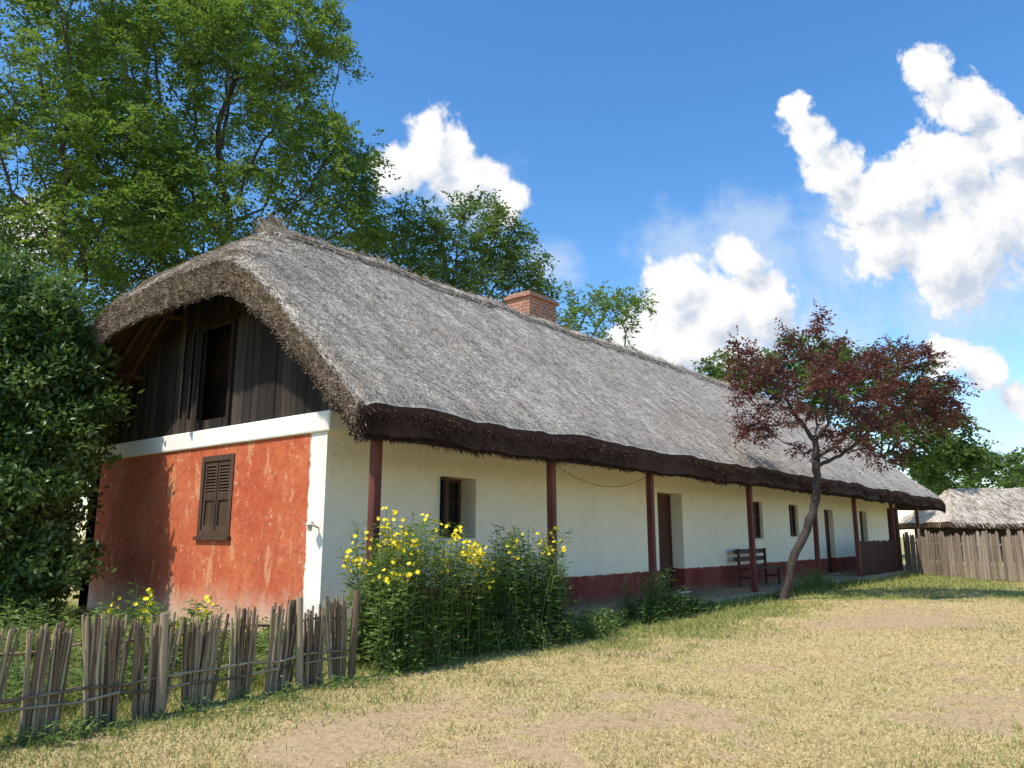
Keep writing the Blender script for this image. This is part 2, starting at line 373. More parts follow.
mb=MB();a,b,c,d=gw;x=WX+.03
fr=.07
mb.box((x-.05,a-.02,c-.02),(x+.02,a+fr,d+.02),0);mb.box((x-.05,b-fr,c-.02),(x+.02,b+.02,d+.02),0)
mb.box((x-.05,a+fr,c-.02),(x+.02,b-fr,c+fr),0);mb.box((x-.05,a+fr,d-fr),(x+.02,b-fr,d+.02),0)
mb.box((x-.09,a-.06,c-.08),(x,b+.06,c-.023),0)
mid=(a+b)/2
for (p,q) in ((a+fr,mid-.012),(mid+.012,b-fr)):
    for (zz0,zz1) in ((c+fr,c+.15),(c+.56,c+.66),(d-.15,d-fr)): mb.box((x-.025,p+.05,zz0),(x+.02,q-.05,zz1),0)
    mb.box((x-.025,p,c+fr),(x+.02,p+.05,d-fr),0);mb.box((x-.025,q-.05,c+fr),(x+.02,q,d-fr),0)
    mb.box((x,p+.05,c+.15),(x+.01,q-.05,c+.56),1)
    for i in range(9):
        z0=c+.68+i*.05
        mb.obox((x-.005,p+.05,z0),(x-.005,q-.05,z0),.012,.05,0,ref=(.6,0,.6))
    mb.box((x+.015,p+.05,c+.66),(x+.02,q-.05,d-.15),1)
M_shut=mat_basic('shutter_wood',[(0,(.035,.02,.013)),(1,(.12,.07,.045))],8,(1,1,.15),.7,.4,.5,.005,30)
mb.build('gable_window_shutters',[M_shut,M_shut],house)
# gable planks
mb=MB();y=8.75
while y<16.5:
    w=rng.uniform(.15,.24);yc=y+w/2
    zt=float(ztop(np.array(WX),np.array(yc)))-TH-.02
    dx=rng.uniform(0,.02);z0=3.205
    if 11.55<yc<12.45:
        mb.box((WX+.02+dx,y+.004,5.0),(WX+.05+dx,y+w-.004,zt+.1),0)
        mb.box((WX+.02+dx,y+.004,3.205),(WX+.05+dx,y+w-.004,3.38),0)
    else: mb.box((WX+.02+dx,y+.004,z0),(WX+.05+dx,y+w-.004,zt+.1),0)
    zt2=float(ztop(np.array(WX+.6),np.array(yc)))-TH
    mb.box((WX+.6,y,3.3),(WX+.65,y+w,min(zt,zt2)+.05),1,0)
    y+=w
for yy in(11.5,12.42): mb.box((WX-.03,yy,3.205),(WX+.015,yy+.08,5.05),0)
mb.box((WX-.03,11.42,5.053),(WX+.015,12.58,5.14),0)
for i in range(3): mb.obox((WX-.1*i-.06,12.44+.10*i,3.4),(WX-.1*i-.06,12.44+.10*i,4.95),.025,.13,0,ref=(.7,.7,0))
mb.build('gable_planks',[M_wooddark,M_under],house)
mb=MB()
for yy in(8.2,9.4,10.7,13.5,14.8,15.9):
    z=float(ztop(np.array(6.5),np.array(yy)))-TH-.14
    mb.tubes([[6.05 if yy<14 else 6.2,yy,z]],[[7.6,yy,z]],.06,.06,8,0,caps=True)
for (a,b) in ((7.3,12.0),(16.9,12.2)):
    for xx in (6.3,6.62):
        ys=np.linspace(a,b,14);zs=ztop(xx+0*ys,ys)-TH-.16
        P=np.stack([xx+0*ys,ys,zs],1);mb.tubes(P[:-1],P[1:],.05,.05,6,0)
for xx in np.arange(7.3,39.5,1.05):
    ys=np.array([7.25,8.9]);zs=ztop(xx+0*ys,ys)-TH-.13
    mb.tubes([[xx,7.28,zs[0]+.02]],[[xx,8.9,zs[1]-.03]],.05,.05,6,0)
mb.build('rafters',[M_woodbr],house)
# porch
mb=MB();PX=[6.58,10.42,13.72,18.72,23.5,27.65,32.6,36.8];PY=7.6
for x in PX:
    l=rng.normal(0,.012,2)
    mb.obox((x,PY,0),(x+l[0],PY+l[1],2.68),.125,.125,0,ref=(0,1,0))
o=mb.build('porch_posts',[M_postred],house);bm=o.modifiers.new('b','BEVEL');bm.width=.012;bm.segments=1
mb=MB()
mb.box((6.2,PY-.09,2.682),(39.3,PY+.09,2.86),0)
mb.build('porch_beam',[M_wooddark],house)
mb=MB();XX,YY=np.meshgrid(np.linspace(6.9,38.8,160),np.array([7.28,7.34,7.5,8,8.5,8.92]),indexing='ij')
ZZ=np.where(YY<7.3,-.05,.09)+.02*vn(XX*2,YY*2,4)
mb.grid(np.stack([XX,YY,ZZ],-1),0,.5)
M_dirt=mat_basic('packed_earth',[(0,(.25,.18,.11)),(1,(.46,.35,.22))],3,bs=.5,rmix=.1)
mb.build('porch_floor',[M_dirt],house)
mb=MB()
for x in np.arange(27.85,32.5,.2): mb.box((x,PY-.02,.1),(x+.09,PY+.01,1.25+rng.uniform(-.03,.03)),0)
mb.box((27.74,PY+.012,.35),(32.5,PY+.06,.43),0);mb.box((27.74,PY+.012,1.0),(32.5,PY+.06,1.08),0)
mb.build('porch_railing',[M_woodbr],house)
mb=MB();xs=np.linspace(10.5,13.7,20);P=np.stack([xs,PY+0*xs,2.62-.3*(1-((xs-12.1)/1.6)**2)],1);mb.tubes(P[:-1],P[1:],.005,.005,4,0)
mb.build('hanging_wire',[M_rope],house)
mb=MB();mb.tubes([[6.79,9.0,1.55]],[[6.66,9.0,1.6]],.015,.015,8,0,caps=True)
mb.tubes([[6.66,9.0,1.64]],[[6.65,9.0,1.58]],.03,.075,12,0,caps=True);mb.tubes([[6.65,9.0,1.575]],[[6.65,9.0,1.50]],.04,.025,10,0,caps=True)
mb.build('wall_lamp',[M_metal],house)
mb=MB()
mb.box((16.1,12.45,6.2),(17.35,13.25,7.92),0);mb.box((16.03,12.38,7.923),(17.42,13.32,8.02),0);mb.box((16.12,12.47,8.023),(17.33,13.23,8.1),0)
mb.build('brick_chimney',[M_brick],house)

# ---------------------------------------------------------------- bench
bench=empty('wooden_bench')
mb=MB()
for i in range(3): mb.box((20.1,8.2+i*.14,.55),(22.3,8.32+i*.14,.59),0)
mb.build('seat',[M_woodbr],bench)
mb=MB()
for z in(.75,.95): mb.box((20.1,8.66,z),(22.3,8.69,z+.12),0)
mb.build('backrest',[M_woodbr],bench)
mb=MB()
for x in(20.25,22.1):
    mb.box((x,8.22,.1),(x+.07,8.28,.548),0);mb.box((x,8.6,.1),(x+.07,8.655,1.08),0);mb.box((x+.01,8.285,.3),(x+.06,8.595,.36),0)
mb.build('legs',[M_woodbr],bench)

# ---------------------------------------------------------------- ground
def green(X,Y):
    n=vn(X*.5,Y*.5,11)*.4+vn(X*1.7+Y*.3,Y*1.7,12)*.3+vn(X*5,Y*5+X,13)*.3
    big=vn(X*.33+5,Y*.45,17)
    g=.62*sstep(4.3,6.9,Y+2.4*(n-.5))+.5*sstep(16,24,X+4*(n-.5))*sstep(.5,4,Y)+.5*sstep(.42,.72,n*.5+big*.5)
    worn=np.exp(-((X-14)**2/30+(Y-3.8)**2/2.5))*.6
    return np.clip(g-worn+.4*(n-.5)+.04,0,1)
def bareness(X,Y):
    b=vn(X*.8+3,Y*.8,31)*.5+vn(X*2.5,Y*2.5,32)*.3+vn(X*7,Y*7,33)*.2
    w=np.exp(-((X-4.6)**2/1.6+(Y-4.9)**2/.25))+np.exp(-((X-14.5)**2/25+(Y-4.2)**2/1.2))*.6
    return np.clip(sstep(.52,.72,b)+w*.8,0,1)
def gz(X,Y): return .05*(vn(X*.4,Y*.4,21)-.5)+.025*(vn(X*1.8,Y*1.8,22)-.5)
def axis(a,b,step,lim):
    c=list(np.arange(a,b,step));s=step;x=a
    L=[]
    while x>-lim: s*=1.35;x-=s;L.append(x)
    s=step;x=c[-1];R=[]
    while x<lim: s*=1.35;x+=s;R.append(x)
    return np.array(L[::-1]+c+R)
xs=axis(-4,42,.15,600);ys=axis(-10,16,.15,600)
XX,YY=np.meshgrid(xs,ys,indexing='ij')
mb=MB();near=((XX>-6)&(XX<44)&(YY>-12)&(YY<18));ZZ=np.where(near,gz(XX,YY),0)
mb.grid(np.stack([XX,YY,ZZ],-1),0,.5)
def mat_ground():
    m,t,b,o=newmat('dry_grass_ground');c,g=coords(t)
    gr=t.node('ShaderNodeAttribute',attribute_name='grn').outputs['Fac']
    ba=t.node('ShaderNodeAttribute',attribute_name='bare').outputs['Fac']
    n2=t.noise(c,14,4,.7);n3=t.noise(c,70,3,.7)
    k=t.math('ADD',t.math('MULTIPLY',n2,.5),t.math('MULTIPLY',n3,.5))
    dry=t.ramp(k,[(.32,(.26,.18,.07)),(.47,(.5,.385,.17)),(.62,(.68,.54,.27))])
    soil=t.ramp(k,[(.3,(.28,.18,.09)),(.5,(.47,.335,.19)),(.7,(.58,.43,.26))])
    dry=t.mix(t.math('MULTIPLY',t.mr(t.math('ADD',ba,t.math('MULTIPLY',t.math('SUBTRACT',n2,.5),.8)),.25,.75),.9),dry,soil)
    gn=t.ramp(k,[(.35,(.1,.12,.025)),(.5,(.22,.24,.055)),(.65,(.38,.36,.11))])
    f=t.math('ADD',gr,t.math('MULTIPLY',t.math('SUBTRACT',n2,.5),.9))
    col=t.mix(t.mr(f,.3,.85,0,.85),dry,gn)
    t.l.new(col,b.inputs['Base Color']);b.inputs['Roughness'].default_value=.95;b.inputs['Specular IOR Level'].default_value=.1
    bump(t,b,t.math('ADD',n2,t.math('MULTIPLY',n3,.5)),.8,.03);return m
go=mb.build('ground',[mat_ground()])
a=go.data.attributes.new('grn','FLOAT','POINT');gv=green(XX,YY);gv=np.where(near,gv,.6)
a.data.foreach_set('value',gv.astype(np.float32).ravel())
a=go.data.attributes.new('bare','FLOAT','POINT');bv=np.where(near,bareness(XX,YY),.2)
a.data.foreach_set('value',bv.astype(np.float32).ravel())
n=440000
dist=3.2*np.exp(rng.random(n)*math.log(34/3.2));ang=rng.uniform(-.72,.72,n)
fw=dist*np.cos(ang);rt=dist*np.sin(ang)
X=fw*FV[0]+rt*RV[0];Y=fw*FV[1]+rt*RV[1]
ok=(Y<7.25)|((X<6.7));ok&=~((X>6.7)&(Y>7.2))
X=X[ok];Y=Y[ok];dist=dist[ok];g=green(X,Y);n=len(X)
isg=rng.random(n)<g*.7
keep=(rng.random(n)<np.clip(1.05-bareness(X,Y)*1.0+g*.35,.06,1));X,Y,dist,g,isg=X[keep],Y[keep],dist[keep],g[keep],isg[keep];n=len(X)
L=np.where(isg,rng.uniform(.02,.05,n)*(1+g*.6),rng.uniform(.012,.035,n))*(1+dist/40)
L=np.where((Y>6.6)&isg,L*1.6,L)
up=np.where(isg,.8,.25)[:,None]
D=rng.normal(0,.5,(n,3));D[:,2]=np.abs(D[:,2])*.4;D+=np.array([[0,0,1]])*up
mb=MB();r=np.where(isg,.5+.5*rng.random(n)**1.6,.45*rng.random(n))
mb.straws(np.stack([X,Y,gz(X,Y)-.003],1),D,rng.normal(0,1,(n,3))*np.array([[1,1,.2]]),L,rng.uniform(.003,.006,n)*(1+dist/7),0,r,tip=.25)
m,t,b,o=newmat('grass_blades')
col=t.ramp(rndattr(t),[(0,(.38,.28,.12)),(.44,(.72,.59,.31)),(.5,(.42,.38,.13)),(.62,(.26,.29,.08)),(1,(.15,.21,.045))])
t.l.new(col,b.inputs['Base Color']);b.inputs['Roughness'].default_value=.7;b.inputs['Specular IOR Level'].default_value=.2
tr=t.node('ShaderNodeBsdfTranslucent');t.l.new(col,tr.inputs[0]);mx=t.node('ShaderNodeMixShader',ins={0:.25});t.l.new(b.outputs[0],mx.inputs[1]);t.l.new(tr.outputs[0],mx.inputs[2]);t.l.new(mx.outputs[0],o.inputs[0])
mb.build('grass',[m]);print('grass',n)

# ---------------------------------------------------------------- trees
def ellip(c,r,n,shell=.35):
    p=nrm(rng.normal(0,1,(n,3)));rad=(shell+(1-shell)*rng.random(n))**(1/2.0)
    return np.array(c)+p*rad[:,None]*np.array(r)
def grow(trunk,att,step,kill,infl,iters=140,trop=(0,0,.05),maxn=9000,jit=.18):
    pos=[np.array(p,float) for p in trunk];par=[-1]+list(range(len(trunk)-1))
    att=np.array(att);P=np.array(pos)
    dd=np.linalg.norm(att[:,None]-P[None],axis=2);ni=dd.argmin(1);nd=dd.min(1)
    alive=np.ones(len(att),bool)
    for it in range(iters):
        act=alive&(nd<infl)
        if not act.any():
            if not alive.any(): break
            infl*=1.3; continue
        Pn=np.array(pos);idx=ni[act];dv=nrm(att[act]-Pn[idx])
        acc=np.zeros((len(pos),3));np.add.at(acc,idx,dv);use=np.unique(idx)
        newd=nrm(nrm(acc[use])+np.array(trop)+rng.normal(0,jit,(len(use),3)))
        newp=Pn[use]+newd*step
        b=len(pos)
        for k,u in enumerate(use): pos.append(newp[k]);par.append(int(u))
        d2=np.linalg.norm(att[:,None]-newp[None],axis=2);m=d2.argmin(1);mm=d2.min(1)
        up=mm<nd;nd=np.where(up,mm,nd);ni=np.where(up,m+b,ni)
        alive&=nd>kill
        if len(pos)>maxn: break
    return np.array(pos),np.array(par)
def treemesh(name,trunk,att,step,kill,infl,r0,rtrunk,leafmat,barkmat,spr,slen,lps,lL,lW,droop=.3,tipdepth=4,jit=.18,flat=.6,fan=1.0,expo=2.3):
    P,par=grow(trunk,att,step,kill,infl,jit=jit)
    n=len(P);area=np.zeros(n);hgt=np.zeros(n,int);ch=np.zeros(n,int);main=np.full(n,-1);ma=np.zeros(n)
    for i in range(n-1,0,-1):
        if ch[i]==0: area[i]=r0**expo
        p=par[i];area[p]+=area[i];ch[p]+=1;hgt[p]=max(hgt[p],hgt[i]+1)
        if area[i]>ma[p]: ma[p]=area[i];main[p]=i
    R=area**(1/expo);R=r0+(R-r0)*(rtrunk-r0)/max(R[0]-r0,1e-6)
    D=np.zeros((n,3));D[1:]=nrm(P[1:]-P[par[1:]]);D[0]=D[1]
    i=np.arange(1,n);p=par[i];ismain=(main[p]==i)
    Rs=np.where(ismain,R[p],np.minimum(R[p],R[i]*1.2));Ds=np.where(ismain[:,None],D[p],D[i])
    mb=MB();mb.tubes(P[p],P[i],Rs,R[i],8 if rtrunk>.1 else 6,0,None,Ds,D[i])
    mb.tubes([P[0]-np.array([0,0,.15])],[P[0]+D[0]*.25],rtrunk*1.6,rtrunk*1.0,8,0)
    tips=np.where((hgt<=tipdepth)&(np.arange(n)>len(trunk)))[0]
    cen=att.mean(0);k=spr
    T=np.repeat(tips,k);S=P[T]+rng.normal(0,step*.4,(len(T),3))
    out=nrm(P[T]-cen);dr=nrm(out*.5+D[T]*.4+rng.normal(0,.65,(len(T),3))*np.array([[1,1,flat]]))
    SL=slen*rng.uniform(.6,1.3,len(T))
    j=np.arange(lps);f=(j+.5)/lps
    C=S[:,None]+dr[:,None]*(SL[:,None]*f)[:,:,None];C[:,:,2]-=droop*SL[:,None]*f**2
    side=nrm(np.cross(dr,np.array([0,0,1.])+rng.normal(0,.3,dr.shape)))
    sg=np.where(j%2==0,1,-1)[None,:,None]
    LD=dr[:,None]*.6+side[:,None]*sg*fan+rng.normal(0,.3,C.shape);LD[:,:,2]-=droop*.5
    C=C.reshape(-1,3);LD=LD.reshape(-1,3)
    NN=np.array([0,0,1.])+rng.normal(0,.55,C.shape)
    m=len(C);rc=np.repeat(rng.random(len(T)),lps)
    mb.leaves(C,LD,NN,lL*rng.uniform(.7,1.3,m),lW*rng.uniform(.7,1.3,m),1,np.clip(.6*rc+.4*rng.random(m),0,1))
    print(name,'nodes',n,'leaves',m)
    return mb.build(name,[barkmat,leafmat])
def W(px,fw,z=0):
    rt=(px-512)/F_PX*fw*1.0
    return np.array([fw*FV[0]+rt*RV[0],fw*FV[1]+rt*RV[1],z])
def BL(px,py,fw):
    s=1/(ct-(384-py)/F_PX*st);rt=(px-512)/F_PX*s*fw;yc=(384-py)/F_PX
    return np.array([fw*FV[0]+rt*RV[0],fw*FV[1]+rt*RV[1],EYE+fw*(yc*ct+st)/(ct-yc*st)])
def blob(px,py,fw,rx,rz,n,ry=None,shell=.15):
    return ellip((0,0,0),(rx,ry or rx,rz),n,shell)+BL(px,py,fw)
FW=25
att=np.concatenate([blob(200,90,FW,4.4,3.8,600),blob(285,55,FW,2.6,2.6,260),blob(325,165,FW,2.2,1.7,210),blob(200,235,FW,4.4,2.6,420),blob(330,215,FW,1.9,1.3,110),blob(190,-60,FW,4.5,3.5,150),blob(150,180,FW,3,2.5,260)])
b0=W(190,FW);tr=[b0+np.array([0.1*i*math.sin(i),.05*i,i*.8]) for i in range(9)]
treemesh('locust_tree',tr,att,.42,.58,3.2,.010,.22,M_locust,M_bark,10,.62,9,.185,.082,.4,5,expo=2.0)
FW=22
att=np.concatenate([blob(20,60,FW,4.2,4.2,480),blob(90,150,FW,3,2.4,300),blob(-60,180,FW,4,3.5,160),blob(60,-40,FW,4,3,100),blob(110,240,FW,2.8,2.0,260),blob(50,290,FW,2.6,1.6,180),blob(10,215,FW,2.4,1.8,120)])
b0=W(40,FW);tr=[b0+np.array([0.06*i,.08*i*math.cos(i),i*.8]) for i in range(8)]
treemesh('locust_tree',tr,att,.42,.58,3.2,.010,.20,M_locust,M_bark,10,.62,9,.175,.078,.4,5,expo=2.0)
FW=31
att=np.concatenate([blob(470,248,FW,2.7,1.9,260),blob(400,250,FW,2.6,2.3,240),blob(508,272,FW,1.9,1.3,130),blob(440,300,FW,4,2,200)])
b0=W(455,FW);tr=[b0+np.array([0,.05*i,i*.9]) for i in range(8)]
treemesh('tree',tr,att,.42,.6,3.2,.010,.2,M_tree,M_bark,9,.6,8,.21,.09,.3,5,expo=2.0)
FW=30
att=np.concatenate([blob(612,308,FW,1.4,.75,80),blob(575,325,FW,1.5,.8,80),blob(545,290,FW,.8,.6,30),blob(590,370,FW,2.4,2,100)])
b0=W(590,FW);tr=[b0+np.array([0,0,i*.9]) for i in range(7)]
treemesh('tree',tr,att,.4,.6,3,.010,.14,M_locust,M_bark,9,.5,8,.19,.08,.3,5,expo=2.0)
FW=50
att=np.concatenate([blob(800,375,FW,4.2,2.6,220),blob(735,378,FW,2.8,1.6,140),blob(880,395,FW,4.5,3,220),blob(930,450,FW,3.5,2.4,150),blob(840,440,FW,7,3,160)])
b0=W(850,FW);tr=[b0+np.array([0,0,i*.9]) for i in range(5)]
treemesh('tree',tr,att,.6,1.0,4,.015,.25,M_tree,M_bark,9,.8,8,.36,.18,.25,5)
FW=75
att=np.concatenate([blob(955,468,FW,5,2.6,130),blob(1015,472,FW,5,2.0,120),blob(1080,465,FW,7,3,100),blob(1160,460,FW,8,4,80),blob(1000,490,FW,10,2.5,120)])
b0=W(1020,FW);tr=[b0+np.array([0,0,i*.9]) for i in range(3)]
treemesh('distant_trees',tr,att,.9,1.4,6,.02,.3,M_tree,M_bark,9,1.0,8,.5,.27,.2,5)
att=np.concatenate([blob(-80,380,40,8,6,200),blob(-300,380,34,7,7,120)])
b0=W(-180,40);tr=[b0+np.array([0,0,i*.9]) for i in range(3)]
treemesh('distant_trees',tr,att,.9,1.4,6,.02,.3,M_tree,M_bark,8,.9,8,.5,.26,.2,5)

# purple-leaf plum
FW=18.1
b0=np.array([17.85,6.65,0.]);rt3=np.array([RV[0],RV[1],0])
tr=[b0+rt3*(.42*(i*.26)+.05*math.sin(i*1.3))+np.array([0,0,i*.26]) for i in range(8)]
att=np.concatenate([blob(850,395,FW,2.3,1.15,190,1.7),blob(905,400,FW,1.3,.9,110),blob(770,400,FW,1.05,.95,120),blob(760,368,FW,.8,.45,50),
  blob(820,350,FW,.7,.75,60),blob(905,362,FW,.9,.45,50),blob(935,412,FW,.75,.7,60),blob(745,350,FW,.4,.35,16),blob(850,445,FW,1.6,.5,70),blob(820,318,FW,.2,.5,12),blob(900,345,FW,.6,.25,14),blob(760,430,FW,.7,.4,36),blob(955,405,FW,.25,.5,10),blob(790,340,FW,.3,.45,10)])
treemesh('purple_plum_tree',tr,att,.17,.27,1.8,.005,.095,M_plum,M_plumbark,7,.28,7,.09,.052,.15,5,jit=.22,expo=2.1)

# left bush
def shrub(name,centers,n,mat,lL,lW,stems=14,base=None):
    mb=MB();Cs=[];Os=[]
    for (c,r,w) in centers:
        k=int(n*w*.72);d=nrm(rng.normal(0,1,(k,3)));lump=.6+.7*vn(d[:,0]*3.5+c[0]*5,d[:,1]*3.5+d[:,2]*5,41)
        rad=(rng.random(k)**.33)*lump;Cs.append(np.array(c)+d*rad[:,None]*np.array(r));Os.append(d)
        ns=int(95*w/.2)
        for q in range(ns):
            dd=nrm(rng.normal(0,1,3)+np.array([0,0,.5]));s0=np.array(c)+dd*np.array(r)*.75;ln=rng.uniform(.25,.7);kk=int(14*ln/.3)
            tt=rng.random(kk)[:,None];Cs.append(s0+dd*ln*tt+rng.normal(0,.03,(kk,3)));Os.append(np.repeat(dd[None],kk,0))
    C=np.concatenate(Cs);O=np.concatenate(Os);ok=C[:,2]>.08;C=C[ok];O=O[ok]
    m=len(C);mult=4
    C=np.repeat(C,mult,0)+rng.normal(0,.08,(m*mult,3));O=np.repeat(O,mult,0)
    D=O*.5+rng.normal(0,.6,C.shape)+np.array([0,0,.1])
    mb.leaves(C,D,O*.6+np.array([0,0,.7])+rng.normal(0,.4,C.shape),lL*rng.uniform(.6,1.3,len(C)),lW*rng.uniform(.7,1.2,len(C)),1)
    b=np.array(base)
    for i in range(stems):
        c,r,w=centers[i%len(centers)];e=np.array(c)+rng.normal(0,.3,3)*np.array(r);s=b+np.array([*rng.normal(0,.25,2),-.05])
        mid=(s*.5+e*.5)+rng.normal(0,.12,3);P=np.array([s,mid,e]);mb.tubes(P[:-1],P[1:],[.035,.022],[.022,.008],6,0)
    print(name,len(C))
    return mb.build(name,[M_bark,mat])
shrub('leafy_bush',[(BL(5,400,13.2),(1.35,1.4,1.5),.22),(BL(48,382,13.2),(.65,.8,.8),.12),(BL(5,325,13.2),(1.1,1.2,.85),.13),(BL(0,520,13),(1.2,1.4,1.6),.2),(BL(42,460,13),(.65,.8,.9),.12),(BL(30,570,12.8),(.55,.7,.75),.07),(BL(-70,420,12.5),(1.5,1.5,2.4),.15),(BL(38,312,13.4),(.5,.6,.45),.05),(BL(74,425,13),(.35,.4,.3),.025)],22000,M_bushl,.13,.065,26,(3.6,13.9,0))

def herb(name,xr,yr,n,hmin,hmax,leafmat,lL,lW,nl,flower=0.0,spread=.1,lean=.12):
    mb=MB()
    for i in range(n):
        x=rng.uniform(*xr);y=rng.uniform(*yr);h=rng.uniform(hmin,hmax)*(1-.3*abs((x-(xr[0]+xr[1])/2)/((xr[1]-xr[0])/2))**3)
        ln=rng.normal(0,lean,2);k=6;tt=np.linspace(0,1,k)
        P=np.stack([x+ln[0]*h*tt**1.5,y+ln[1]*h*tt**1.5,h*tt],1);mb.tubes(P[:-1],P[1:],np.linspace(.008,.004,k-1),np.linspace(.007,.003,k-1),5,0)
        tl=rng.random(nl)**.8*.92+.08
        C=np.stack([np.interp(tl,tt,P[:,a]) for a in range(3)],1);a=rng.uniform(0,2*math.pi,nl)
        D=np.stack([np.cos(a),np.sin(a),rng.uniform(-.3,.5,nl)],1)
        sz=(1.15-.6*tl)
        C+=D*spread*rng.random((nl,1))*sz[:,None]
        mb.leaves(C,D,np.array([0,0,1.])+rng.normal(0,.35,C.shape),lL*sz*rng.uniform(.7,1.3,nl),lW*sz*rng.uniform(.8,1.2,nl),1)
        if rng.random()<flower:
            nf=rng.integers(4,10)
            for q in range(nf):
                c=P[-1]+rng.normal(0,.045,3)+np.array([0,0,rng.uniform(-.16,.05)])
                npt=7;aa=np.arange(npt)/npt*2*math.pi;tilt=nrm(rng.normal(0,.5,3)+np.array([-.4,-.5,.6]))
                u=nrm(np.cross(tilt,[1,0,.2]));v=np.cross(tilt,u)
                DD=np.cos(aa)[:,None]*u+np.sin(aa)[:,None]*v+tilt*.25
                mb.leaves(np.repeat(c[None],npt,0),DD,np.repeat(tilt[None],npt,0),.032,.017,2)
    return mb.build(name,[M_stem,leafmat,M_yel])
herb('yellow_flower_plant',(5.75,7.5),(6.4,7.25),140,1.15,1.75,M_weed,.15,.04,62,.42)
herb('leafy_garden_shrub',(7.4,9.3),(6.45,7.2),125,.9,1.62,M_dark,.13,.05,68,.12,.16)
herb('yellow_flower_plant',(8.9,9.8),(6.7,7.2),16,1.0,1.55,M_weed,.12,.035,40,.5)
herb('weeds',(5.7,10.2),(6.2,6.7),110,.12,.5,M_weed,.11,.04,22,0)
herb('weeds',(10.0,14.8),(6.6,7.2),120,.1,.42,M_dark,.12,.045,26,0)
herb('garden_shrub',(11.9,13.2),(6.7,7.2),45,.35,.9,M_dark,.12,.04,50,0,.15)
herb('weeds',(14.8,26.0),(6.8,7.2),120,.05,.25,M_weed,.1,.04,18,0)
herb('garden_shrub',(19.8,22.2),(6.8,7.2),50,.2,.7,M_weed,.11,.035,36,0,.15)
herb('weeds',(1.0,6.6),(6.9,9.5),260,.12,.5,M_weed,.12,.05,22,0.02)
herb('weeds',(0.0,6.5),(9.5,13.5),220,.2,.65,M_weed,.13,.05,26,0.03)
herb('weeds',(-1.0,5.6),(6.0,6.4),90,.04,.18,M_weed,.09,.03,14,0)
herb('yellow_flower_plant',(3.8,4.6),(8.0,8.8),16,.6,1.0,M_weed,.14,.06,40,.4)

# ---------------------------------------------------------------- reed fence
def fY(x): return 6.37+.06*(x-2.2)
mb=MB();x=-3.0
while x<5.35:
    w=rng.uniform(.22,.36);k=int(w/.024);lean=rng.normal(0,.11);h=rng.uniform(.68,.86);fan=rng.uniform(.0,.32)
    for i in range(k):
        for lay in range(2):
            f=(i+.5)/k-.5;bx=x+w/2+f*w*.8+rng.normal(0,.006);yy=fY(bx)+(-.012 if lay else .014)+rng.normal(0,.006)
            hh=h*rng.uniform(.9,1.06);l=lean+fan*f+rng.normal(0,.035)
            tp=np.array([bx+math.tan(l)*hh,yy+rng.normal(0,.02),hh])
            md=(np.array([bx,yy,0])+tp)/2+rng.normal(0,.007,3)
            r=rng.uniform(.008,.016);P=np.array([[bx,yy,-.02],md,tp]);mb.tubes(P[:-1],P[1:],[r*1.1,r],[r,r*.8],6,0,rng.random(),caps=True)
    x+=w+rng.uniform(.02,.13)
mb2=MB()
for x in(-1.6,.2,1.9,3.35,4.75,5.4):
    mb2.tubes([[x,fY(x)-.06,-.1]],[[x+rng.normal(0,.03),fY(x)-.06,.84+rng.uniform(-.03,.06)]],.042,.034,10,0,caps=True)
for z,o in((.24,-.045),(.31,-.05),(.3,.04),(.62,.04)):
    xs=np.arange(-3,5.5,.3);P=np.stack([xs,fY(xs)+o+rng.normal(0,.008,len(xs)),z+rng.normal(0,.012,len(xs))],1);mb2.tubes(P[:-1],P[1:],.012,.012,6,0)
fe=empty('reed_fence');mb.build('stalks',[M_stick],fe);mb2.build('posts_and_rails',[M_stick],fe)
# ---------------------------------------------------------------- picket fence right
pf=empty('picket_fence');mb=MB();mb2=MB()
def run(A,B,h):
    A=np.array(A,float);B=np.array(B,float);L=np.linalg.norm(B-A);d=(B-A)/L;nn=np.array([-d[1],d[0]]);s=0
    while s<L:
        w=rng.uniform(.08,.15);p=A+d*(s+w/2);hh=h+rng.normal(0,.08);tp=p+d*rng.normal(0,.02)
        mb.obox((*p,0),(*tp,hh),w,.022,0,ref=(nn[0],nn[1],0))
        u=d*w/2;t=nn*.011;q=np.array([[*(tp-u-t),hh],[*(tp+u-t),hh],[*(tp+u+t),hh],[*(tp-u+t),hh]]);ap=np.array([*tp,hh+.07]);uu=np.array([*(u*.15),0])
        mb.add(np.vstack([q,[ap-uu,ap+uu]]),[(0,1,5,4),(2,3,4,5)],0)
        s+=w+rng.uniform(.015,.06)
    for z in(.4,1.15): mb2.obox((*(A+nn*.05),z),(*(B+nn*.05),z),.05,.09,0,ref=(nn[0],nn[1],0))
    for k in range(int(L/2.2)+1):
        p=A+d*min(k*2.2,L)+nn*.13;mb2.tubes([[*p,-.1]],[[*p,h+.12]],.075,.065,8,0,caps=True)
run((33.2,7.4),(28.8,3.2),1.45);run((28.8,3.2),(24.5,-2.2),1.45)
mb.build('pickets',[M_woodgrey],pf);mb2.build('posts_and_rails',[M_woodgrey],pf)
mb=MB()
for (x,y) in((33.2,7.6),(33.9,8.0)): mb.tubes([[x,y,-.1]],[[x,y,2.5]],.09,.08,8,0,caps=True)
mb.build('gate_posts',[M_woodbr],house)

